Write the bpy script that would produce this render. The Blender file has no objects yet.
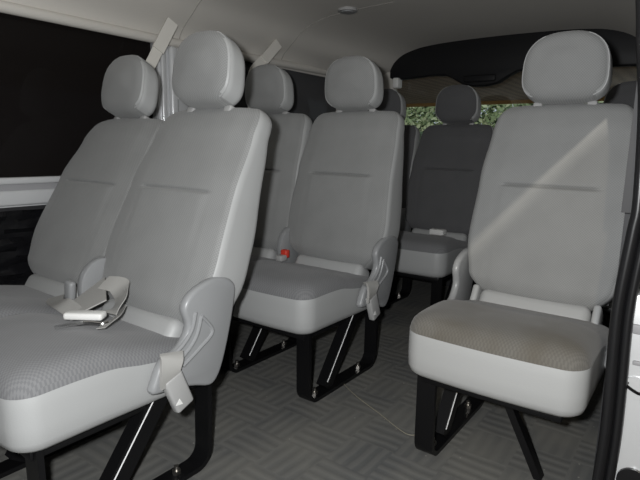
import bpy, bmesh, math, random
from mathutils import Vector, Matrix
random.seed(7)
C = bpy.context.scene.collection
PI = math.pi

# ------------------------------------------------------------------ materials
def new_mat(name):
    m = bpy.data.materials.new(name); m.use_nodes = True
    nt = m.node_tree
    return m, nt, nt.nodes['Principled BSDF']

def plain(name, col, rough=.5, metal=0., spec=.5, bump=0., bscale=200., coat=0.):
    m, nt, b = new_mat(name)
    b.inputs['Base Color'].default_value = (*col, 1)
    b.inputs['Roughness'].default_value = rough
    b.inputs['Metallic'].default_value = metal
    b.inputs['Specular IOR Level'].default_value = spec
    b.inputs['Coat Weight'].default_value = coat
    if bump:
        tc = nt.nodes.new('ShaderNodeTexCoord')
        n = nt.nodes.new('ShaderNodeTexNoise'); n.inputs['Scale'].default_value = bscale
        bp = nt.nodes.new('ShaderNodeBump'); bp.inputs['Strength'].default_value = bump; bp.inputs['Distance'].default_value = .002
        nt.links.new(tc.outputs['Object'], n.inputs['Vector'])
        nt.links.new(n.outputs['Fac'], bp.inputs['Height']); nt.links.new(bp.outputs['Normal'], b.inputs['Normal'])
    return m

def fabric(name, c1, c2, scale=330., rough=.9, blotch=.12, stain=None, upright=True):
    """woven cloth: tiny checks of two greys, soft wear, slight bump"""
    m, nt, b = new_mat(name); L = nt.links.new; N = nt.nodes.new
    tc = N('ShaderNodeTexCoord')
    mp = N('ShaderNodeMapping'); mp.inputs['Scale'].default_value = (1, 0, 1) if upright else (1, 1, 0)
    mp.inputs['Location'].default_value = (.0013, .0013, .0013)
    L(tc.outputs['Object'], mp.inputs['Vector'])
    ck = N('ShaderNodeTexChecker'); ck.inputs['Scale'].default_value = scale
    ck.inputs['Color1'].default_value = (*c1, 1); ck.inputs['Color2'].default_value = (*c2, 1)
    L(mp.outputs['Vector'], ck.inputs['Vector'])
    nz = N('ShaderNodeTexNoise'); nz.inputs['Scale'].default_value = 9; nz.inputs['Detail'].default_value = 6
    L(tc.outputs['Object'], nz.inputs['Vector'])
    rp = N('ShaderNodeMapRange'); rp.inputs['To Min'].default_value = 1 - blotch; rp.inputs['To Max'].default_value = 1 + blotch
    L(nz.outputs['Fac'], rp.inputs['Value'])
    mx = N('ShaderNodeMix'); mx.data_type = 'RGBA'; mx.blend_type = 'MULTIPLY'; mx.inputs['Factor'].default_value = 1
    L(ck.outputs['Color'], mx.inputs['A']); L(rp.outputs['Result'], mx.inputs['B'])
    out = mx.outputs['Result']
    if stain:
        n2 = N('ShaderNodeTexNoise'); n2.inputs['Scale'].default_value = 5; n2.inputs['Detail'].default_value = 5
        L(tc.outputs['Object'], n2.inputs['Vector'])
        r2 = N('ShaderNodeMapRange'); r2.inputs['From Min'].default_value = .45; r2.inputs['From Max'].default_value = .68
        r2.inputs['To Max'].default_value = .75
        L(n2.outputs['Fac'], r2.inputs['Value'])
        m2 = N('ShaderNodeMix'); m2.data_type = 'RGBA'
        L(r2.outputs['Result'], m2.inputs['Factor']); L(out, m2.inputs['A']); m2.inputs['B'].default_value = (*stain, 1)
        out = m2.outputs['Result']
    L(out, b.inputs['Base Color'])
    b.inputs['Roughness'].default_value = rough
    b.inputs['Specular IOR Level'].default_value = .2
    b.inputs['Sheen Weight'].default_value = .15
    bp = N('ShaderNodeBump'); bp.inputs['Strength'].default_value = .25; bp.inputs['Distance'].default_value = .001
    n3 = N('ShaderNodeTexNoise'); n3.inputs['Scale'].default_value = 420; n3.inputs['Detail'].default_value = 2
    L(tc.outputs['Object'], n3.inputs['Vector']); L(n3.outputs['Fac'], bp.inputs['Height'])
    L(bp.outputs['Normal'], b.inputs['Normal'])
    return m

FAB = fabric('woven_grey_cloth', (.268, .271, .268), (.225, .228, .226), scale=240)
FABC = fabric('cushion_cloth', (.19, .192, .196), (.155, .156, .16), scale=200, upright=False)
FABS = fabric('stained_cushion_cloth', (.155, .148, .135), (.128, .123, .112), scale=200, stain=(.095, .083, .064), upright=False)
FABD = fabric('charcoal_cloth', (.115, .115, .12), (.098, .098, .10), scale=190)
VIN = plain('pale_grey_vinyl', (.365, .37, .368), .5, bump=.12, bscale=260)
PLA = plain('grey_moulded_plastic', (.27, .275, .28), .36, bump=.05, bscale=400)
BUK = plain('light_grey_buckle_plastic', (.37, .37, .365), .35)
WEB = plain('grey_belt_webbing', (.68, .66, .61), .6, bump=.3, bscale=700)
WEBD = plain('satin_belt_webbing', (.36, .355, .34), .28, bump=.2, bscale=700)
BLK = plain('black_painted_steel', (.005, .005, .0055), .35, spec=.25)
BPL = plain('black_plastic', (.010, .010, .011), .5, spec=.25)
RUB = plain('black_rubber', (.010, .010, .011), .32)
CHR = plain('chrome', (.75, .75, .75), .18, metal=1)
STL = plain('worn_steel', (.45, .43, .40), .35, metal=1)
EDGE = plain('painted_edge_glint', (.80, .80, .80), .4)  # near-white colour painted in for flash glints on the struts
RED = plain('red_button', (.62, .05, .03), .4)
WHT = plain('white_plastic', (.78, .78, .76), .4)
PNT = plain('silver_white_paint', (.66, .67, .68), .22, metal=.25, coat=.6)
TRM = plain('grey_trim', (.30, .30, .31), .45)
HLN = plain('beige_grey_headliner', (.60, .575, .53), .85, bump=.15, bscale=300)
DRK = plain('dark_side_lining', (.018, .018, .02), .6)
YEL = plain('yellow_cord', (.45, .36, .08), .6)
CORD = plain('tan_cord', (.24, .22, .17), .6)

def floor_mat():
    m, nt, b = new_mat('basket_weave_floor_covering'); L = nt.links.new; N = nt.nodes.new
    tc = N('ShaderNodeTexCoord'); mp = N('ShaderNodeMapping'); mp.inputs['Rotation'].default_value = (0, 0, .0)
    L(tc.outputs['Object'], mp.inputs['Vector'])
    ck = N('ShaderNodeTexChecker'); ck.inputs['Scale'].default_value = 6.4
    L(mp.outputs['Vector'], ck.inputs['Vector'])
    w = []
    for d in ('X', 'Y'):
        wv = N('ShaderNodeTexWave'); wv.bands_direction = d; wv.inputs['Scale'].default_value = 7.6
        wv.inputs['Distortion'].default_value = 1.4; wv.inputs['Detail'].default_value = 1
        L(mp.outputs['Vector'], wv.inputs['Vector']); w.append(wv)
    mx = N('ShaderNodeMix'); mx.data_type = 'FLOAT'
    L(ck.outputs['Fac'], mx.inputs['Factor']); L(w[0].outputs['Fac'], mx.inputs['A']); L(w[1].outputs['Fac'], mx.inputs['B'])
    cr = N('ShaderNodeValToRGB')
    cr.color_ramp.elements[0].position = .25; cr.color_ramp.elements[0].color = (.100, .102, .100, 1)
    cr.color_ramp.elements[1].position = .75; cr.color_ramp.elements[1].color = (.128, .128, .122, 1)
    L(mx.outputs['Result'], cr.inputs['Fac'])
    nz = N('ShaderNodeTexNoise'); nz.inputs['Scale'].default_value = 4; nz.inputs['Detail'].default_value = 8
    L(tc.outputs['Object'], nz.inputs['Vector'])
    rp = N('ShaderNodeMapRange'); rp.inputs['From Min'].default_value = .35; rp.inputs['From Max'].default_value = .75
    rp.inputs['To Max'].default_value = .85
    L(nz.outputs['Fac'], rp.inputs['Value'])
    m2 = N('ShaderNodeMix'); m2.data_type = 'RGBA'; m2.inputs['B'].default_value = (.18, .175, .155, 1)
    L(rp.outputs['Result'], m2.inputs['Factor']); L(cr.outputs['Color'], m2.inputs['A'])
    vz = N('ShaderNodeTexVoronoi'); vz.inputs['Scale'].default_value = 16
    L(tc.outputs['Object'], vz.inputs['Vector'])
    vr = N('ShaderNodeMapRange'); vr.inputs['From Min'].default_value = .05; vr.inputs['From Max'].default_value = .035
    L(vz.outputs['Distance'], vr.inputs['Value'])
    m3 = N('ShaderNodeMix'); m3.data_type = 'RGBA'; m3.inputs['B'].default_value = (.30, .29, .26, 1)
    L(vr.outputs['Result'], m3.inputs['Factor']); L(m2.outputs['Result'], m3.inputs['A'])
    L(m3.outputs['Result'], b.inputs['Base Color'])
    b.inputs['Roughness'].default_value = .75
    bp = N('ShaderNodeBump'); bp.inputs['Strength'].default_value = .4; bp.inputs['Distance'].default_value = .003
    L(mx.outputs['Result'], bp.inputs['Height']); L(bp.outputs['Normal'], b.inputs['Normal'])
    return m
FLR = floor_mat()

def glass_mat(name, tint, rough=.02, refl=1., flat_col=None):
    m = bpy.data.materials.new(name); m.use_nodes = True
    nt = m.node_tree; nt.nodes.clear(); L = nt.links.new; N = nt.nodes.new
    out = N('ShaderNodeOutputMaterial'); mix = N('ShaderNodeMixShader'); tr = N('ShaderNodeBsdfTransparent'); gl = N('ShaderNodeBsdfGlossy')
    fr = N('ShaderNodeFresnel'); fr.inputs['IOR'].default_value = 1.45
    tr.inputs['Color'].default_value = (*tint, 1); gl.inputs['Roughness'].default_value = rough
    mu = N('ShaderNodeMath'); mu.operation = 'MULTIPLY'; mu.inputs[1].default_value = refl
    L(fr.outputs['Fac'], mu.inputs[0]); L(mu.outputs['Value'], mix.inputs['Fac']); L(tr.outputs['BSDF'], mix.inputs[1]); L(gl.outputs['BSDF'], mix.inputs[2])
    last = mix.outputs['Shader']
    if flat_col:                                                # even diffuse colour mixed into the pane
        df = N('ShaderNodeBsdfDiffuse'); df.inputs['Color'].default_value = (*flat_col, 1)
        m2 = N('ShaderNodeMixShader'); m2.inputs['Fac'].default_value = .5
        L(last, m2.inputs[1]); L(df.outputs['BSDF'], m2.inputs[2]); last = m2.outputs['Shader']
    L(last, out.inputs['Surface'])
    return m
GLD = glass_mat('dark_privacy_glass', (.06, .06, .065), .05, .5, (.020, .017, .016))
GLR = glass_mat('rear_glass', (.85, .87, .85))

def wood_mat():
    m, nt, b = new_mat('brown_carport_boards'); L = nt.links.new; N = nt.nodes.new
    tc = N('ShaderNodeTexCoord'); wv = N('ShaderNodeTexWave'); wv.bands_direction = 'X'; wv.inputs['Scale'].default_value = 1.3
    wv.inputs['Distortion'].default_value = 1.5; wv.inputs['Detail'].default_value = 3
    L(tc.outputs['Object'], wv.inputs['Vector'])
    cr = N('ShaderNodeValToRGB'); cr.color_ramp.elements[0].color = (.30, .21, .14, 1); cr.color_ramp.elements[1].color = (.42, .31, .21, 1)
    L(wv.outputs['Fac'], cr.inputs['Fac']); L(cr.outputs['Color'], b.inputs['Base Color']); b.inputs['Roughness'].default_value = .8
    return m
WOOD = wood_mat()
FASC = plain('orange_brown_fascia', (.62, .36, .13), .7)
GRN = plain('leaf_green', (.20, .27, .15), .6)
GRN2 = plain('pale_leaf_green', (.38, .44, .30), .6)
CON = plain('concrete_ground', (.30, .29, .27), .9, bump=.2, bscale=20)
WALLW = plain('whitewashed_wall', (.75, .74, .72), .8)

# ------------------------------------------------------------------ mesh helpers
def obj(name, bm, mats, parent=None, loc=None, smooth=True, angle=38):
    if not isinstance(mats, (list, tuple)): mats = [mats]
    bmesh.ops.recalc_face_normals(bm, faces=bm.faces)
    if smooth:
        for f in bm.faces: f.smooth = True
        for e in bm.edges:
            if len(e.link_faces) == 2 and e.calc_face_angle(0) > math.radians(angle): e.smooth = False
    me = bpy.data.meshes.new(name); bm.to_mesh(me); bm.free()
    for m in mats: me.materials.append(m)
    o = bpy.data.objects.new(name, me); C.objects.link(o)
    if parent: o.parent = parent
    if loc: o.location = loc
    return o

def add_box(bm, lo, hi, bev=0., seg=2, mat=0, rot=None, piv=None):
    c = [(a + b) / 2 for a, b in zip(lo, hi)]; s = [abs(b - a) for a, b in zip(lo, hi)]
    r = bmesh.ops.create_cube(bm, size=1, matrix=Matrix.Translation(c) @ Matrix.Diagonal((*s, 1)))
    vs = r['verts']; fs = set(f for v in vs for f in v.link_faces)
    if bev:
        es = list(set(e for v in vs for e in v.link_edges))
        rr = bmesh.ops.bevel(bm, geom=es, offset=bev, segments=seg, profile=.5, affect='EDGES')
        fs |= set(rr['faces']); fs = {f for f in fs if f.is_valid}
        vs = list({v for f in fs for v in f.verts})
    for f in fs: f.material_index = mat
    if rot: bmesh.ops.rotate(bm, verts=vs, cent=piv or c, matrix=rot)
    return vs

def box(lo, hi, bev=0., seg=2, **k):
    bm = bmesh.new(); add_box(bm, lo, hi, bev, seg, **k); return bm

def add_prism(bm, pts, axis, a, b, bev=0., seg=2, mat=0):
    """polygon extruded along an axis; pts are the two other coordinates"""
    def P(p, t):
        q = list(p); q.insert(axis, t); return q
    v0 = [bm.verts.new(P(p, a)) for p in pts]; v1 = [bm.verts.new(P(p, b)) for p in pts]
    fs = [bm.faces.new(v0[::-1]), bm.faces.new(v1)]
    n = len(pts)
    for i in range(n): fs.append(bm.faces.new((v0[i], v0[(i + 1) % n], v1[(i + 1) % n], v1[i])))
    bmesh.ops.recalc_face_normals(bm, faces=fs)
    if bev:
        es = [e for e in fs[0].edges] + [e for e in fs[1].edges]
        r = bmesh.ops.bevel(bm, geom=es, offset=bev, segments=seg, profile=.5, affect='EDGES', clamp_overlap=True)
        fs = [f for f in fs if f.is_valid] + list(r['faces'])
    for f in fs: f.material_index = mat

def smooth_poly(pts, n=4):
    """Catmull-Rom closed"""
    out = []; k = len(pts)
    for i in range(k):
        p0, p1, p2, p3 = (Vector(pts[(i + j) % k]) for j in (-1, 0, 1, 2))
        for s in range(n):
            t = s / n
            out.append(.5 * ((2 * p1) + (p2 - p0) * t + (2 * p0 - 5 * p1 + 4 * p2 - p3) * t * t + (-p0 + 3 * p1 - 3 * p2 + p3) * t ** 3))
    return [tuple(p) for p in out]

def smooth_path(pts, n=6):
    pts = [Vector(p) for p in pts]; out = []
    for i in range(len(pts) - 1):
        p0 = pts[max(i - 1, 0)]; p1 = pts[i]; p2 = pts[i + 1]; p3 = pts[min(i + 2, len(pts) - 1)]
        for s in range(n):
            t = s / n
            out.append(.5 * ((2 * p1) + (p2 - p0) * t + (2 * p0 - 5 * p1 + 4 * p2 - p3) * t * t + (-p0 + 3 * p1 - 3 * p2 + p3) * t ** 3))
    out.append(pts[-1]); return out

def add_tube(bm, pts, r, n=8, mat=0, cap=True):
    pts = [Vector(p) for p in pts]; rings = []; up = None
    for i, p in enumerate(pts):
        d = (pts[min(i + 1, len(pts) - 1)] - pts[max(i - 1, 0)]).normalized()
        if up is None:
            up = Vector((0, 0, 1)) if abs(d.z) < .9 else Vector((1, 0, 0))
        a = d.cross(up).normalized(); up = a.cross(d).normalized()
        rings.append([bm.verts.new(p + r * (math.cos(2 * PI * k / n) * a + math.sin(2 * PI * k / n) * up)) for k in range(n)])
    for A, B in zip(rings, rings[1:]):
        for k in range(n): bm.faces.new((A[k], A[(k + 1) % n], B[(k + 1) % n], B[k])).material_index = mat
    if cap:
        bm.faces.new(rings[0][::-1]).material_index = mat; bm.faces.new(rings[-1]).material_index = mat

def add_bar(bm, pts, side, w, t, mat=0):
    """rectangular bar swept along pts: w across `side`, t across the other"""
    pts = [Vector(p) for p in pts]; side = [Vector(s).normalized() for s in side] if isinstance(side, list) else [Vector(side).normalized()] * len(pts)
    rings = []
    for i, p in enumerate(pts):
        d = (pts[min(i + 1, len(pts) - 1)] - pts[max(i - 1, 0)]).normalized()
        s = (side[i] - d * side[i].dot(d)).normalized(); n = d.cross(s)
        rings.append([bm.verts.new(p + s * (w / 2 * a) + n * (t / 2 * b)) for a, b in ((-1, -1), (1, -1), (1, 1), (-1, 1))])
    for A, B in zip(rings, rings[1:]):
        for k in range(4): bm.faces.new((A[k], A[(k + 1) % 4], B[(k + 1) % 4], B[k])).material_index = mat
    bm.faces.new(rings[0][::-1]).material_index = mat; bm.faces.new(rings[-1]).material_index = mat

def add_cyl(bm, c, axis, r, h, n=20, mat=0):
    q = Vector((0, 0, 1)).rotation_difference(Vector(axis)).to_matrix().to_4x4()
    r_ = bmesh.ops.create_cone(bm, cap_ends=True, segments=n, radius1=r, radius2=r, depth=h, matrix=Matrix.Translation(c) @ q)
    for f in set(f for v in r_['verts'] for f in v.link_faces): f.material_index = mat

def empty(name, loc):
    e = bpy.data.objects.new(name, None); e.empty_display_size = .1; C.objects.link(e); e.location = loc; return e

def tag(o, label=None, cat=None, group=None, kind=None):
    for k, v in (('label', label), ('category', cat), ('group', group), ('kind', kind)):
        if v: o[k] = v
    return o

# ------------------------------------------------------------------ camera
CAM = Vector((1.3285, -.4443, .9591))
R = Matrix(((.80481, .59319, .02002), (-.11943, .12882, .98445), (.58139, -.79469, .17452))).transposed()
cd = bpy.data.cameras.new('camera'); cam = bpy.data.objects.new('camera', cd); C.objects.link(cam)
cam.matrix_world = Matrix.Translation(CAM) @ R.to_4x4()
cd.sensor_width = 36; cd.lens = 29.376; cd.clip_start = .01
bpy.context.scene.camera = cam

# ------------------------------------------------------------------ seat parts
TILT = .22
HINGE = Vector((0, .45, .42))

def lerp_tab(tab, x):
    if x <= tab[0][0]: return tab[0][1]
    for (a, b), (c, d) in zip(tab, tab[1:]):
        if x <= c:
            t = (x - a) / (c - a); t = t * t * (3 - 2 * t); return b + (d - b) * t
    return tab[-1][1]

def backrest_bm(extra=0.):
    """local frame: x across, y towards the rear, z up along the back from the hinge"""
    H = .732; W0 = .03
    bm = bmesh.new(); NF = 41; NS = 9; NB = 13; rows = []
    ws = [W0 + (H - W0) * i / 58 for i in range(59)]
    ws = ws[:-6] + [H - .062 * (1 - math.sin(PI / 2 * k / 12)) for k in range(2, 13)]
    ws = [w for w in ws if abs(w - .428) > .02] + [.408, .413, .417, .420, .4225, .425, .4275, .430, .4325, .435, .438, .442, .447]
    ws.sort()
    ws = [W0, W0 + .004, W0 + .010, W0 + .018] + [w for w in ws if w > W0 + .024]
    for w in ws:
        hw = lerp_tab([(.03, .205), (.11, .234), (.24, .248), (.45, .244), (.70, .226)], w) + extra * (min(1, max(0, (w - .05) / .12)) if w < .2 else (.45 + .55 * max(0, 1 - (w - .2) / .22)))
        front = lerp_tab([(0, .012), (.10, -.022), (.26, -.026), (.45, -.020), (.62, .002), (.72, .020)], w)
        th = lerp_tab([(0, .150), (.30, .150), (.72, .082)], w)
        a = max(0, (w - (H - .075)) / .075); hw -= .075 * (1 - math.sqrt(max(0, 1 - a * a))) * .85
        b = max(0, (w - (H - .042)) / .042); it = .036 * (1 - math.sqrt(max(0, 1 - b * b)))
        c = max(0, (W0 + .075 - w) / .075); hw -= .045 * (1 - math.sqrt(max(0, 1 - c * c)))
        d = max(0, (W0 + .030 - w) / .030); front_in = .028 * (1 - math.sqrt(max(0, 1 - d * d)))
        y0 = front + it + front_in; y1 = front + th - it; r = min(.032, (y1 - y0) * .4)
        row = []
        for i in range(NF):
            u = -1 + 2 * i / (NF - 1); x = u * (hw - r * .9)
            crown = -.010 * (1 - u * u)
            edge = .006 * max(0, abs(u) - .72) / .28
            g = 0.
            dz = w - .428
            if abs(x) < .165:                                     # the stitched crease across the back
                fade = min(1, (.165 - abs(x)) / .02)
                g += .011 * math.exp(-(dz / .0055) ** 2) * fade
                if w < .428: g += -.004 * fade * max(0, 1 - (.428 - w) / .16)
            if w < .43:                                           # faint upright creases of the inset
                g += .002 * math.exp(-((abs(x) - .165) / .006) ** 2) * min(1, (.43 - w) / .05)
            row.append((x, y0 + crown + edge + g))
        xe, ye = row[-1]
        for k in range(1, NS):                                    # right rounded shoulder
            t = PI / 2 * k / (NS - 1); row.append((xe + (hw - xe) * math.sin(t), ye + r * (1 - math.cos(t)) + 0.0))
        r2 = min(.025, (y1 - y0) * .3)
        row.append((hw + .001, (ye + r + y1 - r2) / 2))
        for k in range(0, 5):
            t = PI / 2 * k / 4; row.append((hw - r2 * (1 - math.cos(t)), y1 - r2 + r2 * math.sin(t)))
        for i in range(1, NB - 1):
            u = 1 - 2 * i / (NB - 1); row.append((u * (hw - r2), y1))
        for k in range(4, -1, -1):
            t = PI / 2 * k / 4; row.append((-hw + r2 * (1 - math.cos(t)), y1 - r2 + r2 * math.sin(t)))
        row.append((-hw - .001, (ye + r + y1 - r2) / 2))
        for k in range(NS - 1, 0, -1):
            t = PI / 2 * k / (NS - 1); row.append((-xe - (hw - xe) * math.sin(t), ye + r * (1 - math.cos(t))))
        rows.append([bm.verts.new((x, y, w)) for x, y in row])
    n = len(rows[0])
    for A, B in zip(rows, rows[1:]):
        for k in range(n):
            f = bm.faces.new((A[k], A[(k + 1) % n], B[(k + 1) % n], B[k]))
            if k < NF + 3 or k >= n - 4: f.material_index = 0
            else: f.material_index = 1
    for ring, s in ((rows[0], -1), (rows[-1], 1)):
        c = bm.verts.new((sum(v.co.x for v in ring) / n, sum(v.co.y for v in ring) / n, ring[0].co.z))
        for k in range(n):
            f = bm.faces.new((ring[k], ring[(k + 1) % n], c)); f.material_index = 0
    return bm

def backpanel_bm():
    """black board closing the rear of the back"""
    bm = bmesh.new(); pts = []
    prof = [(.06, .150), (.30, .136), (.50, .116), (.66, .100)]
    rows = []
    for w, y in prof:
        hw = .214 - (.02 if w > .6 else 0)
        rows.append([bm.verts.new(p) for p in ((-hw, y - .02, w), (-hw, y + .014, w), (hw, y + .014, w), (hw, y - .02, w))])
    for A, B in zip(rows, rows[1:]):
        for k in range(4): bm.faces.new((A[k], A[(k + 1) % 4], B[(k + 1) % 4], B[k]))
    bm.faces.new(rows[0][::-1]); bm.faces.new(rows[-1])
    return bm

def headrest_bm():
    W0, W1 = .728, .945
    bm = bmesh.new(); N = 72; M = 15
    def outline(s, k):
        pts = []
        for i in range(N):
            t = 2 * PI * i / N; ct, st = math.cos(t), math.sin(t)
            n = 2.5 if st > 0 else 3.4
            x = math.copysign(abs(ct) ** (2 / n), ct); z = math.copysign(abs(st) ** (2 / n), st)
            hw = .137 * (1 - .05 * z)
            pts.append((x * (hw - k), (W0 + W1) / 2 - .008 * 0 + z * ((W1 - W0) / 2 - k)))
        return pts
    th = .105; y0 = -.040
    rows = []
    prof = []
    for j in range(M):                     # front edge rounding, flank, rear rounding
        t = j / (M - 1)
        if t < .34:
            a = t / .34 * PI / 2; prof.append((.052 * (1 - math.sin(a)), y0 + .034 * (1 - math.cos(a))))
        elif t < .7: prof.append((0, y0 + .034 + (th - .064) * (t - .34) / .36))
        else:
            a = (t - .7) / .3 * PI / 2; prof.append((.034 * (1 - math.cos(a)), y0 + th - .03 + .03 * math.sin(a)))
    for k, y in prof:
        lean = lambda z: -.26 * (z - W0)
        rows.append([bm.verts.new((x, y + lean(z), z)) for x, z in outline(1, k)])
    side = []
    for j, (A, B) in enumerate(zip(rows, rows[1:])):
        for k in range(N):
            f = bm.faces.new((A[k], A[(k + 1) % N], B[(k + 1) % N], B[k]))
            if abs(f.calc_center_median().x) > .105 and j >= 3: side.append(f)
    # domed faces made of shrinking rings
    for ring, sgn, dome in ((rows[0], -1, .014), (rows[-1], 1, .004)):
        cx = 0; cz = (W0 + W1) / 2; prev = ring
        for s in (.8, .55, .28):
            nr = []
            for v in ring:
                zz = cz + (v.co.z - cz) * s
                nr.append(bm.verts.new((v.co.x * s, v.co.y - lean(v.co.z) + lean(zz) + sgn * dome * (1 - s * s), zz)))
            for k in range(N): bm.faces.new((prev[k], prev[(k + 1) % N], nr[(k + 1) % N], nr[k]))
            prev = nr
        c = bm.verts.new((0, sum(v.co.y for v in prev) / N, cz))
        for k in range(N): bm.faces.new((prev[k], prev[(k + 1) % N], c))
    for f in bm.faces: f.material_index = 0
    for f in side: f.material_index = 1
    return bm

def headrest_piping_bm(sgn):
    W0, W1 = .728, .945; pts = []
    for i in range(25):
        t = math.radians(-58 + 122 * i / 24); ct, st = math.cos(t), math.sin(t)
        n = 2.5 if st > 0 else 3.4
        x = abs(ct) ** (2 / n); z = math.copysign(abs(st) ** (2 / n), st)
        zz = (W0 + W1) / 2 + z * ((W1 - W0) / 2 - .004)
        pts.append((sgn * (x * (.137 * (1 - .05 * z) - .004)), -.017 - .26 * (zz - W0), zz))
    bm = bmesh.new(); add_tube(bm, pts, .0026, 6); return bm

def cushion_bm(HW=.238):
    """seat block: side and front panel pale (slot 1), woven top (slot 0)"""
    bm = bmesh.new(); D = .53; rings = []
    # vertical profile: (z, inset, material of the band above)
    prof = [(.282, .060), (.283, .035), (.288, .018), (.298, .007), (.315, .001), (.350, 0), (.390, 0), (.420, .001), (.437, .005), (.449, .011), (.459, .021), (.467, .036), (.473, .060), (.476, .10)]
    NX, NY, NC = 14, 14, 7
    def ring(inset):
        hw = HW - inset; y0 = inset - .004; y1 = D - inset; r = max(.012, .055 - inset * .5); pts = []
        def seg(a, b, n):
            for i in range(n): t = i / n; pts.append((a[0] + (b[0] - a[0]) * t, a[1] + (b[1] - a[1]) * t))
        def arc(cx, cy, a0):
            for i in range(NC):
                t = a0 + PI / 2 * i / NC; pts.append((cx + r * math.cos(t), cy + r * math.sin(t)))
        seg((-hw + r, y0), (hw - r, y0), NX); arc(hw - r, y0 + r, -PI / 2)
        seg((hw, y0 + r), (hw, y1 - r), NY); arc(hw - r, y1 - r, 0)
        seg((hw - r, y1), (-hw + r, y1), NX); arc(-hw + r, y1 - r, PI / 2)
        seg((-hw, y1 - r), (-hw, y0 + r), NY); arc(-hw + r, y0 + r, PI)
        return pts
    for z, ins in prof:
        row = []
        for x, y in ring(ins):
            zz = z
            bow = -.016 * (1 - (x / HW) ** 2) * max(0, 1 - y / .12)       # front bows forward
            f = (z - .282) / .194
            zz += .010 * f * max(0, 1 - ((y - .13) / .16) ** 2) * 1.0        # thigh roll
            zz -= .066 * f * max(0, (y - .22) / .31)                         # drops to the rear
            zz -= .014 * (1 - f) * 0
            row.append(bm.verts.new((x, y + bow, zz)))
        rings.append(row)
    n = len(rings[0])
    for j, (A, B) in enumerate(zip(rings, rings[1:])):
        for k in range(n):
            bm.faces.new((A[k], A[(k + 1) % n], B[(k + 1) % n], B[k])).material_index = 1 if j < 7 else 0
    bm.faces.new(rings[0][::-1]).material_index = 1
    prev = rings[-1]; cy = .265
    for s in (.85, .66, .45, .22):
        nr = []
        for v in rings[-1]:
            x, y = v.co.x * s, cy + (v.co.y - cy) * s
            z = .477 + .010 * max(0, 1 - ((y - .13) / .16) ** 2) - .066 * max(0, (y - .22) / .31) - .006 * (1 - s)
            nr.append(bm.verts.new((x, y, z)))
        for k in range(n): bm.faces.new((prev[k], prev[(k + 1) % n], nr[(k + 1) % n], nr[k])).material_index = 0
        prev = nr
    bm.faces.new(prev).material_index = 0
    return bm

def crease_bm():
    """stitched seam lines across the cushion top"""
    bm = bmesh.new()
    for pts in ([(-.15, .13, .4690), (.15, .13, .4690)],):
        add_tube(bm, smooth_path(pts, 8), .0022, 6)
    return bm

def flap_bm():
    bm = bmesh.new()
    add_box(bm, (-.182, .440, .345), (.182, .545, .468), .030, 5)
    bmesh.ops.rotate(bm, verts=bm.verts, cent=(0, .47, .45), matrix=Matrix.Rotation(-.55, 3, 'X'))
    return bm

COVER = [(.500, .598), (.556, .594), (.590, .566), (.588, .525), (.568, .438), (.540, .350), (.515, .306), (.487, .293), (.437, .310),
         (.375, .326), (.300, .336), (.308, .372), (.333, .415), (.387, .437), (.417, .483), (.404, .535), (.432, .574)]
def cover_bm(x0, x1):
    bm = bmesh.new(); add_prism(bm, smooth_poly(COVER, 3), 0, x0, x1, .011, 3); return bm

RIBS = ([(.440, .520), (.426, .475), (.390, .438), (.332, .412)], [(.460, .505), (.440, .452), (.403, .416), (.350, .391)],
        [(.460, .505), (.498, .452), (.448, .414), (.393, .384)])
def cover_ribs(parent, x):
    for pts in RIBS:
        bm = bmesh.new(); add_tube(bm, smooth_path([(x, y, z) for y, z in pts], 6), .0055, 8)
        obj('cover_rib', bm, PLA, parent)

def buckle(parent, x, dy=0, dz=0):
    """belt buckle hanging from the recliner cover"""
    s = 1 if x > 0 else -1
    rot = Matrix.Rotation(-.50, 3, 'X'); piv = (x, .375 + dy, .395 + dz)
    bm = bmesh.new()
    add_bar(bm, smooth_path([(x - s * .012, .395 + dy, .425 + dz), (x + s * .006, .380 + dy, .418 + dz), (x + s * .013, .370 + dy, .392 + dz), (x + s * .008, .372 + dy, .355 + dz)], 5), (0, 1, .2), .058, .010)
    b = obj('belt_buckle', box((x - .010, .350 + dy, .268 + dz), (x + .018, .408 + dy, .375 + dz), .008, 3, rot=Matrix.Rotation(.38, 3, 'X'), piv=(x, .372 + dy, .37 + dz)), BUK, parent)
    st = obj('buckle_tongue', bm, WEBD, b)
    tri = [(.392 + dy, .312 + dz), (.402 + dy, .294 + dz), (.380 + dy, .297 + dz)]
    b2 = bmesh.new(); add_prism(b2, tri, 0, x + s * .0178, x + s * .0190)
    obj('release_mark', b2, WHT, b)
    return b

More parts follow.
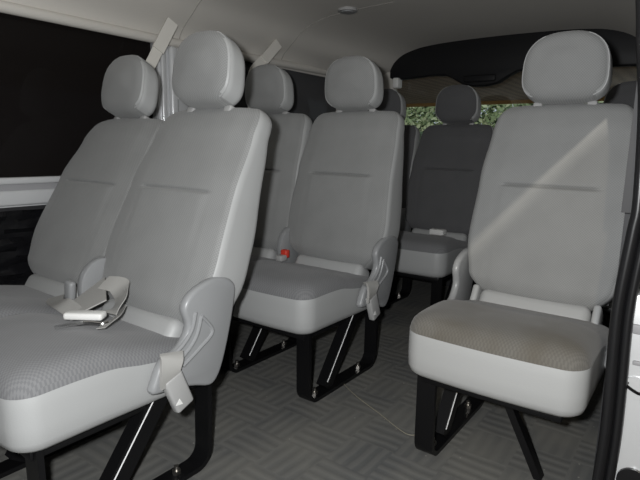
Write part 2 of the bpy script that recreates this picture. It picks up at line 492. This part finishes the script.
def leg_frame(parent, x):
    w, t = .060, .015
    def bend(cy, sg):
        return [(x, cy - sg * .050 * math.cos(a), .058 - .050 * math.sin(a)) for a in [PI / 2 * k / 6 for k in range(7)]]
    f = [(x, .044, .288)] + bend(.098, 1) + [(x, .14, .008)]
    r = [(x, .536, .300)] + bend(.484, -1) + [(x, .45, .008)]
    bm = bmesh.new(); add_bar(bm, f, (1, 0, 0), w, t); obj('leg', bm, BLK, parent)
    bm = bmesh.new(); add_bar(bm, r, (1, 0, 0), w, t); obj('leg', bm, BLK, parent)
    bm = bmesh.new(); add_bar(bm, [(x, .14, .008), (x, .45, .008)], (1, 0, 0), w, t); obj('floor_runner', bm, BLK, parent)
    w = .040
    bm = bmesh.new(); add_bar(bm, [(x, .375, .29), (x, .175, .022)], (1, 0, 0), w, .058)
    s = obj('strut', bm, BLK, parent)
    d = Vector((0, -.2, -.268)).normalized(); nrm = Vector((0, d.z, -d.y))
    bm = bmesh.new()
    p = Vector((x + .0202, .375, .29)) - nrm * -.018; q2 = Vector((x + .0202, .175, .022)) + nrm * .018
    add_tube(bm, [p + d * .01, q2 - d * .02], .0021, 6)
    obj('edge_glint', bm, EDGE, s)  # pale rod stands in for the flash glint along the strut
    for y in (.115, .43):
        bm = bmesh.new(); add_cyl(bm, (x, y, .021), (0, 0, 1), .013, .012, 6); add_cyl(bm, (x, y, .030), (0, 0, 1), .007, .02, 10)
        obj('floor_bolt', bm, STL, parent)

def back_assembly(parent, x, tilt, fab=None, extra=.025):
    loc = (x, HINGE.y, HINGE.z)
    fab = fab or FAB
    b = obj('backrest', backrest_bm(extra), [fab, VIN], parent, loc, angle=60); b.rotation_euler.x = -tilt
    p = obj('back_panel', backpanel_bm(), BPL, b)
    h = obj('headrest', headrest_bm(), [fab, VIN], parent, loc, angle=70); h.rotation_euler.x = -tilt
    for s in (-1, 1):
        bm = bmesh.new(); add_tube(bm, [(s * .088, .045, .66), (s * .088, .036, .80)], .006, 10); obj('headrest_post', bm, CHR, h)
        obj('post_collar', box((s * .088 - .016, .026, .712), (s * .088 + .016, .060, .738), .006, 3), BUK, h)
    for s in (-1, 1): obj('piping', headrest_piping_bm(s), VIN, h)
    return b, h

def double_seat(tilt=TILT, p=.505, fab=None, cfab=None):
    t = empty('double_seat', (0, 0, 0))
    for x in (0, -p):
        c = obj('seat_cushion', cushion_bm(), [cfab or FABC, VIN], t, (x, 0, 0), angle=60)
        obj('lower_back_flap', flap_bm(), VIN, t, (x, 0, 0))
        back_assembly(t, x, tilt, fab)
    cv = obj('recliner_cover', cover_bm(.246, .276), PLA, t); cover_ribs(cv, .276)
    bm = bmesh.new(); add_prism(bm, smooth_poly([(.44, .40), (.41, .47), (.42, .54), (.47, .585), (.53, .575), (.57, .50), (.55, .40)], 3), 0, -p / 2 - .016, -p / 2 + .016, .008, 2)
    obj('recliner_cover', bm, PLA, t)
    obj('under_frame', box((-p - .20, .03, .258), (.20, .52, .284), .006), BLK, t)
    leg_frame(t, .188); leg_frame(t, -.235)
    buckle(t, .288, -.036, .004)
    return t

def single_seat(tilt=TILT, fab=None, cfab=None):
    t = empty('single_seat', (0, 0, 0))
    obj('seat_cushion', cushion_bm(.252), [cfab or FABC, VIN], t, angle=60)
    obj('lower_back_flap', flap_bm(), VIN, t)
    for s in (-1, 1):
        obj('flap_end', box((s * .198 - .012, .440, .36), (s * .198 + .012, .545, .472), .010, 3, rot=Matrix.Rotation(-.55, 3, 'X'), piv=(0, .47, .45)), VIN, t)
    back_assembly(t, 0, tilt, fab, .012)
    for s in (-1, 1): obj('recliner_cover', cover_bm(*sorted((s * .250, s * .276))), PLA, t)
    obj('under_frame', box((-.20, .03, .258), (.20, .52, .284), .006), BLK, t)
    leg_frame(t, -.186)
    bm = bmesh.new(); add_bar(bm, [(-.012, .17, .285), (.133, .17, -.0)], (0, 1, 0), .034, .022); obj('leg', bm, BLK, t)
    return t

def kids(o): return [c for c in bpy.data.objects if c.parent == o]
def copy_tree(o, parent=None):
    c = o.copy(); C.objects.link(c); c.parent = parent
    for ch in kids(o): copy_tree(ch, c)
    return c

# ------------------------------------------------------------------ the seats
YB, YC, YD = .964, .923, 2.093
B = double_seat(); B.location = (.014, YB, 0)
tag(B, 'grey double seat in the middle row with a red buckle button between its cushions', 'seat', 'double passenger seats')
A = copy_tree(B); A.location = (0, 0, 0)
tag(A, 'nearest grey double seat, reclined, with a loose belt lying on its cushion', 'seat', 'double passenger seats')
for ch in kids(A):
    if ch.name.startswith(('backrest', 'headrest')):
        wide = ch.location.x < -.1
        ch.rotation_euler.x = -(TILT + (.245 if wide else .178) - (.022 if ch.name.startswith('headrest') and not wide else 0))
        if wide: ch.location.x -= .02
        elif ch.name.startswith('headrest'): ch.location.z -= .010
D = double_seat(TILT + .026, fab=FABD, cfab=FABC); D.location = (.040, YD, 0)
tag(D, 'dark-backed double seat in the rear row below the back window', 'seat', 'double passenger seats')
S = single_seat(cfab=FABS); S.location = (.900, YC, 0)
tag(S, 'pale single seat beside the door opening with a brown-stained cushion', 'seat', 'single passenger seats')
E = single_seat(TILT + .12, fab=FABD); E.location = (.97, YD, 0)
tag(E, 'dark single seat in the rear row mostly hidden behind the stained single seat', 'seat', 'single passenger seats')

# red-topped buckle between the middle-row cushions
bk = obj('belt_buckle', box((-.235, .365, .440), (-.200, .410, .468), .006, 3), BUK, B)
obj('release_button', box((-.236, .400, .452), (-.200, .428, .490), .006, 3), RED, bk)
# a belt buckle lying at the back of the rear cushion
bk = obj('belt_buckle', box((-.02, .36, .455), (.07, .42, .49), .008, 3), WHT, D)

# ------------------------------------------------------------------ loose lap belt on the front cushion
def ribbon(bm, pts, sides, w=.046, t=.0025):
    P = smooth_path(pts, 6); Q = smooth_path(sides, 6); add_bar(bm, P, [Vector(q) for q in Q], w, t)
lb = empty('lap_belt', (-.1, .35, .455))
tag(lb, 'loose grey lap belt folded in a heap on the nearest double seat', 'belt')
O = Vector((-.1, .35, .455))
def sub(l): return [tuple(Vector(p) - O) for p in l]
def strap(pts, sides, w):
    bm = bmesh.new(); ribbon(bm, sub(pts), sides, w); obj('webbing', bm, WEBD, lb)
strap([(-.30, .36, .472), (-.24, .325, .477), (-.16, .305, .490), (-.10, .300, .486), (-.045, .293, .478)], [(.3, 1, .2), (.3, 1, .1), (.5, .8, .5), (.5, .7, .6), (.5, .8, .3)], .048)
bm = bmesh.new(); q = [(-.148, .336, .492), (-.143, .437, .545), (-.012, .360, .515), (-.043, .300, .486)]
q = [Vector(v) - O for v in q]
vs = [bm.verts.new(v) for v in q]; bm.faces.new(vs); bmesh.ops.subdivide_edges(bm, edges=bm.edges[:], cuts=3, use_grid_fill=True)
bmesh.ops.solidify(bm, geom=bm.faces[:], thickness=.004); obj('webbing', bm, WEBD, lb)
strap([(-.100, .405, .545), (-.055, .425, .540), (-.018, .412, .525), (.020, .378, .508), (.025, .345, .488)], [(.5, -.62, -.3), (.4, -.6, -.5), (.2, -.6, -.7), (-.3, -.6, -.7), (-.5, -.6, -.4)], .062)
strap([(.020, .388, .492), (.060, .345, .487), (.085, .300, .484), (.100, .272, .482)], [(.6, .3, .5), (.7, .4, .4), (.7, .5, .3), (.7, .5, .2)], .026)
bm = bmesh.new(); add_box(bm, tuple(Vector((-.055, .268, .482)) - O), tuple(Vector((.052, .308, .502)) - O), .007, 3, rot=Matrix.Rotation(.62, 3, 'Z'), piv=tuple(Vector((0, .288, .49)) - O))
obj('buckle', bm, WHT, lb)
bm = bmesh.new(); add_bar(bm, [Vector(v) - O for v in ((.018, .192, .487), (.034, .228, .489), (.044, .256, .489))], (.8, -.4, 0), .022, .003); obj('tongue', bm, CHR, lb)
bm = bmesh.new(); add_tube(bm, [Vector(v) - O for v in smooth_path([(.044, .256, .489), (.062, .272, .488), (.083, .284, .487), (.088, .300, .488)], 5)], .005, 8); obj('tongue_bar', bm, CHR, lb)
bk = obj('belt_buckle', box((-.292, .378, .43), (-.252, .402, .525), .010, 3, rot=Matrix.Rotation(.15, 3, 'Y')), PLA, A)

# ------------------------------------------------------------------ setting: shell of the van
XL, XR, YF, YR = -.84, 1.17, -1.6, 3.02
def struct(name, bm, mats, smooth=True, label=None, angle=38):
    o = obj(name, bm, mats, smooth=smooth, angle=angle); o['kind'] = 'structure'
    if label: o['label'] = label
    return o
struct('floor', box((XL - .06, YF, -.06), (XR + .0, YR + .08, 0)), FLR, False)

# ceiling: arched cross-section swept along the van
bm = bmesh.new(); prof = []
ZC = 1.70
left = [(-.84, 1.430), (-.805, 1.50), (-.73, 1.565), (-.65, 1.628), (-.53, 1.668), (-.38, 1.688), (-.15, 1.698)]
prof = left + [(.2, 1.702)] + [(.4 - x, z) for x, z in left[::-1]]
prof = prof[:-1] + [(1.22, 1.430)]
base = inner = smooth_path([(x, 0, z) for x, z in prof], 4)
rows = []
for y in (YF, -.6, .4, 1.4, 2.2, 2.5, 2.8, YR + .04):
    q_ = max(0, (y - 2.2) / (YR - 2.2)); inner = [Vector((.2 + (p.x - .2) * (1 - .17 * q_ * min(1, max(0, (p.z - 1.45) / .1))), 0, p.z - .036 * q_ * min(1, max(0, (p.z - 1.45) / .1)))) for p in base]
    rows.append(([bm.verts.new((p.x, y, p.z)) for p in inner], [bm.verts.new((p.x + (.05 if p.x > .2 else -.05) * (abs(p.x - .2)), y, p.z + .06)) for p in inner]))
for (a, b), (c, d) in zip(rows, rows[1:]):
    for k in range(len(inner) - 1):
        bm.faces.new((a[k], a[k + 1], c[k + 1], c[k])); bm.faces.new((b[k], d[k], d[k + 1], b[k + 1]))
    for k in (0, len(inner) - 1): bm.faces.new((a[k], c[k], d[k], b[k]))
for a, b in (rows[0], rows[-1]):
    for k in range(len(inner) - 1): bm.faces.new((a[k], b[k], b[k + 1], a[k + 1]))
struct('ceiling', bm, HLN)

for k, y in enumerate((1.30, 2.06)):                      # stitched joints of the headliner
    bm = bmesh.new(); add_tube(bm, [(p.x + .002, y, p.z - .0005) for p in base[2:26]], .0022, 6)
    struct('trim_%d' % (6 + k), bm, plain('headliner_joint', (.33, .315, .29), .9), label='headliner joint running up the roof side')
# left wall with two window openings
bm = bmesh.new()
W1 = (-1.2, 1.165); W2 = (1.365, 2.72); ZS, ZT = .817, 1.434
add_box(bm, (XL - .05, YF, 0), (XL, YR + .04, .705), mat=1)
add_box(bm, (XL - .05, YF, .705), (XL, YR + .04, ZS), mat=2)
add_box(bm, (XL - .05, YF, ZS), (XL, W1[0], ZT + .03))
add_box(bm, (XL - .05, W1[1], ZS), (XL, W2[0], ZT + .03), mat=3)
add_box(bm, (XL - .05, W2[1], ZS), (XL, YR + .04, ZT + .03))
add_box(bm, (XL - .05, YF, ZT), (XL, YR + .04, ZT + .04))
struct('wall_left', bm, [HLN, DRK, PNT, TRM], False)
# sill trim: bright rounded ledge, grey groove, bright band
bm = bmesh.new()
add_box(bm, (XL - .01, YF, .795), (XL + .030, 1.3, .822), .008, 3)
add_box(bm, (XL - .01, YF, .770), (XL + .010, 1.3, .797), 0, mat=1)
add_box(bm, (XL - .01, YF, .712), (XL + .026, 1.3, .772), .010, 3)
struct('trim_1', bm, [PNT, TRM], label='silver white ledge under the dark left window')
# headliner roll just above the windows
bm = bmesh.new()
add_tube(bm, [(XL + .012, YF, 1.445), (XL + .012, 1.4, 1.445), (XL + .012, YR, 1.470)], .022, 12)
struct('trim_2', bm, HLN, label='padded headliner roll above the left windows')
# pillar between the windows: ribbed bright metal channel
bm = bmesh.new()
add_box(bm, (XL - .01, 1.165, ZS), (XL + .014, 1.368, ZT + .01), .006, 2, mat=1)
add_box(bm, (XL + .010, 1.182, ZS), (XL + .032, 1.210, ZT - .02), .009, 4)
add_box(bm, (XL + .010, 1.228, ZS), (XL + .042, 1.274, ZT - .01), .016, 4)
struct('pillar_trim', bm, [PNT, TRM], label='bright metal window pillar behind the nearest double seat')
def window(name, lo, hi, mat, fr=.012):
    bm = bmesh.new(); x = (lo[0] + hi[0]) / 2
    add_box(bm, lo, hi); o = struct(name, bm, mat, False); return o
window('window_1', (XL - .034, W1[0], ZS), (XL - .028, W1[1], ZT), GLD)
window('window_2', (XL - .034, W2[0], ZS), (XL - .028, W2[1], ZT), glass_mat('grey_tinted_glass', (.20, .20, .21), .05, .5, (.15, .15, .155)))

bm = box((XL - .05, YF - .05, 0), (XR + .05, YF, 1.74)); struct('wall_front', bm, TRM, False)  # unseen front closure, added to keep the sun off the seats
# right wall from the door opening rearwards
bm = bmesh.new()
add_box(bm, (XR, 1.10, 0), (XR + .05, YR + .04, ZS), mat=0)
add_box(bm, (XR, 1.02, ZS), (XR + .05, 1.42, ZT + .03), mat=0)
add_box(bm, (XR, 2.66, ZS), (XR + .05, YR + .04, ZT + .03), mat=1)
add_box(bm, (XR, 1.10, ZT), (XR + .05, YR + .04, ZT + .04), mat=1)
add_box(bm, (XR, YF, 1.284), (XR + .05, 1.10, ZT + .04), mat=0)
struct('wall_right', bm, [DRK, TRM], False)
window('window_3', (XR + .02, 1.42, ZS), (XR + .026, 2.66, ZT), GLD)
# painted door jamb facing the opening
bm = bmesh.new()
jp = [(1.185, 1.02), (1.34, 1.02), (1.36, 1.10), (1.36, 1.30), (1.222, 1.30), (1.222, 1.10), (1.185, 1.10)]
add_prism(bm, jp, 2, -.10, .62, .008, 2)
jb = [(1.185, 1.12), (1.36, 1.12), (1.36, 1.40), (1.222, 1.40), (1.222, 1.2), (1.185, 1.2)]
struct('door_jamb', bm, PNT, label='silver white painted jamb of the door opening')
bm = bmesh.new()
add_cyl(bm, (1.268, 1.017, .13), (0, 1, 0), .036, .012, 28)
struct('trim_4', bm, RUB, label='round black rubber plug low on the door jamb')
bm = bmesh.new()
add_box(bm, (1.225, 1.012, .52), (1.34, 1.022, .545), .004, 2); add_box(bm, (1.235, 1.013, .44), (1.34, 1.022, .452), .003, 2)
struct('trim_5', bm, TRM, label='pressed seams across the door jamb')
st = empty('door_striker', (1.250, 1.02, .381)); tag(st, 'small steel door striker on the painted jamb by the weatherstrip', 'latch')
bm = bmesh.new(); add_cyl(bm, (0, -.003, 0), (0, 1, 0), .030, .006, 28); obj('striker_plate', bm, PNT, st)
bm = bmesh.new(); add_tube(bm, smooth_path([(-.020, -.004, .010), (-.020, -.022, .008), (.006, -.024, -.004), (.012, -.004, -.008)], 5), .004, 8); obj('striker_loop', bm, BLK, st)
# rubber weatherstrip along the opening
def strip(off, r, m=RUB):
    path = [(1.196, .99, -.06), (1.199, .99, .10), (1.203, .99, .225), (1.202, .99, .34), (1.197, .99, .50), (1.196, .99, .575), (1.199, .99, .65), (1.208, .99, .778), (1.212, .99, .851), (1.200, .99, 1.06), (1.182, .99, 1.195), (1.172, .99, 1.283), (1.150, .99, 1.44)]
    return smooth_path([(x + off[0], y + off[1], z) for x, y, z in path], 5)
bm = bmesh.new()
add_tube(bm, strip((-.005, 0), 0), .014, 10); add_tube(bm, strip((.020, .004), 0), .011, 10); add_tube(bm, strip((-.001, .016), 0), .014, 10); add_tube(bm, strip((.016, .018), 0), .015, 10)
struct('door_seal', bm, RUB, label='black rubber weatherstrip of the door opening', angle=60)

# rear wall: corner posts, lower panel, glass
bm = bmesh.new()
add_box(bm, (XL, YR, 0), (XR, YR + .05, .86), mat=1)
add_box(bm, (XL, YR, .86), (-.57, YR + .05, 1.62), mat=0)
add_box(bm, (.97, YR, .86), (XR, YR + .05, 1.62), mat=0)
add_box(bm, (-.57, YR, 1.62), (.97, YR + .05, 1.76), mat=0)
struct('wall_rear', bm, [HLN, DRK], False)
window('window_4', (-.57, YR + .03, .86), (.97, YR + .036, 1.62), GLR)
# black padded panel over the rear glass with its stop-lamp bulge
bot = [(-.585, 1.46), (-.55, 1.440), (-.45, 1.446), (-.26, 1.456), (-.16, 1.450), (-.10, 1.420), (-.04, 1.386), (.03, 1.370), (.12, 1.370), (.19, 1.384), (.25, 1.420), (.31, 1.450), (.42, 1.454), (.80, 1.442), (1.00, 1.434), (1.045, 1.46)]
top = [(1.048, 1.52), (1.035, 1.585), (.97, 1.638), (.80, 1.664), (.55, 1.672), (.20, 1.676), (-.15, 1.670), (-.36, 1.650), (-.49, 1.618), (-.56, 1.565), (-.588, 1.51)]
bm = bmesh.new(); add_prism(bm, bot + top, 1, YR - .045, YR + .02, .012, 3)
rp = obj('rear_trim_panel', bm, BPL); tag(rp, 'black curved trim panel along the top of the rear window', 'panel')
bm = bmesh.new(); add_box(bm, (-.03, YR - .058, 1.395), (.18, YR - .04, 1.44), .010, 3); obj('stop_lamp_housing', bm, BPL, rp)
bm = bmesh.new(); add_box(bm, (-.545, YR - .075, 1.385), (-.500, YR - .005, 1.455), .010, 3)
cl = obj('panel_clip', bm, WHT); tag(cl, 'small white plastic catch at the left end of the black rear panel', 'clip')

# ceiling lamp
lm = empty('ceiling_light', (-.33, 2.03, 1.690)); tag(lm, 'small round unlit lamp set in the ceiling', 'light')
bm = bmesh.new(); add_cyl(bm, (0, 0, -.004), (0, 0, 1), .052, .014, 32); obj('bezel', bm, BUK, lm)
bm = bmesh.new(); add_cyl(bm, (0, 0, -.013), (0, 0, 1), .036, .006, 32); obj('lens', bm, PLA, lm)

# shoulder belts coming down from the roof edge
def shoulder_belt(pts, label):
    t = empty('shoulder_belt', pts[0]); tag(t, label, 'belt', 'shoulder belts on the left side')
    o = Vector(pts[0]); P =  [tuple(Vector(p) - o) for p in pts]
    bm = bmesh.new(); add_bar(bm, smooth_path(P, 6), (.15, 1, .1), .050, .003); obj('webbing', bm, WEB, t)
    bm = bmesh.new(); d = (Vector(P[2]) - Vector(P[0])).normalized()
    add_bar(bm, [d * -.012, d * .01, d * .15], (.15, 1, .1), .056, .014); obj('belt_sleeve', bm, WEB, t)
    return t
shoulder_belt([(-.735, 1.185, 1.505), (-.738, 1.135, 1.425), (-.735, 1.08, 1.335), (-.745, 1.02, 1.22), (-.76, .96, 1.0)], 'pale shoulder belt hanging from the roof beside the bright window pillar')
shoulder_belt([(-.735, 1.925, 1.532), (-.738, 1.83, 1.45), (-.735, 1.72, 1.35), (-.735, 1.71, 1.22), (-.735, 1.72, 1.0)], 'pale shoulder belt hanging from the roof over the middle-row window headrest')

# crumpled black sheet between the window seat and the wall
bm = bmesh.new(); NX, NZ = 22, 40; g = []
for i in range(NX):
    row = []
    for j in range(NZ):
        y = .15 + .75 * i / (NX - 1); z = .004 + .69 * j / (NZ - 1)
        x = XL + .022 + .012 * math.sin(i * 1.3 + j * 1.1) + .008 * math.sin(i * .6 - j * 1.9)
        row.append(bm.verts.new((x, y, z)))
    g.append(row)
for i in range(NX - 1):
    for j in range(NZ - 1): bm.faces.new((g[i][j], g[i + 1][j], g[i + 1][j + 1], g[i][j + 1]))
ret = bmesh.ops.solidify(bm, geom=bm.faces[:], thickness=.004)
sh = obj('plastic_sheet', bm, plain('glossy_black_sheet', (.016, .016, .018), .16)); tag(sh, 'crumpled glossy black sheet between the nearest window seat and left wall', 'sheet')

# loose cord on the floor
bm = bmesh.new(); add_tube(bm, smooth_path([(.10, 1.33, .004), (.30, 1.20, .004), (.471, 1.121, .004), (.578, 1.070, .004), (.625, 1.062, .004), (.655, 1.10, .004)], 6), .0016, 6)
cdo = obj('floor_cord', bm, CORD); tag(cdo, 'thin tan cord lying on the floor by the single seat leg', 'cord')

# ------------------------------------------------------------------ outside
bm = box((2.0, -9, -.55), (2.06, 2.5, 2.182)); struct('added_sun_screen', bm, glass_mat('translucent_screen', (.56, .53, .47), .3, .5), False, 'unseen translucent screen added to shape the sunlight')  # added out of view; dims the sun below its top edge for the streak
bm = box((-40, -30, -.62), (40, 60, -.55)); o = struct('ground', bm, CON, False)
CARPORT_SLIT = None
bm = bmesh.new()
add_box(bm, (-14, -2, 2.40), (7, 15.2, 2.50))
struct('carport_roof', bm, WOOD, False, 'brown boarded carport roof seen through the rear window')
bm = box((-14, 15.2, 2.30), (7, 15.26, 2.50)); struct('carport_fascia', bm, FASC, False)
bm = box((-16, 17.7, -.55), (8, 17.85, 1.22)); struct('garden_wall', bm, WALLW, False)
bm = bmesh.new()
for i in range(16000):
    x = random.uniform(-14, 6); z = random.uniform(.9, 3.0) ; y = 18.6 + random.gauss(0, .22) + .25 * math.sin(x * 2.1)
    c = Vector((x, y, z)); s = random.uniform(.07, .16)
    a = Vector((random.gauss(0, 1), random.gauss(0, .6), random.gauss(0, 1))).normalized(); b = a.orthogonal().normalized()
    vs = [bm.verts.new(c + a * s), bm.verts.new(c + b * s * .5), bm.verts.new(c - a * s), bm.verts.new(c - b * s * .5)]
    bm.faces.new(vs).material_index = random.choice((0, 0, 1))
hd = obj('hedge', bm, [GRN, GRN2], smooth=False); tag(hd, 'leafy green hedge outside beyond the rear window', 'hedge', kind='stuff')

# ------------------------------------------------------------------ light
def lamp(name, kind, loc, energy, col=(1, 1, 1), **k):
    l = bpy.data.lights.new(name, kind); l.energy = energy; l.color = col
    for a, b in k.items(): setattr(l, a, b)
    o = bpy.data.objects.new(name, l); C.objects.link(o); o.location = loc; return o
Rt = R @ Vector((1, 0, 0)); Up = R @ Vector((0, 1, 0))
fl = lamp('camera_flash', 'SPOT', CAM - Rt * .07 + Up * .045, 108, (.985, .995, 1), shadow_soft_size=.022, spot_size=math.radians(140), spot_blend=.5)
fl.rotation_euler = (R.to_euler())
sun = lamp('sun', 'SUN', (6, -4, 8), 2.0, (1, .93, .80), angle=math.radians(.9))
sun.rotation_euler = Vector((-.2, .9, -.237)).to_track_quat('-Z', 'Y').to_euler()
w = bpy.data.worlds.new('sky'); bpy.context.scene.world = w; w.use_nodes = True
bg = w.node_tree.nodes['Background']; bg.inputs['Color'].default_value = (.62, .70, .80, 1); bg.inputs['Strength'].default_value = .8
vs = bpy.context.scene.view_settings
vs.view_transform = 'Standard'; vs.look = 'None'; vs.exposure = 0; vs.gamma = 1
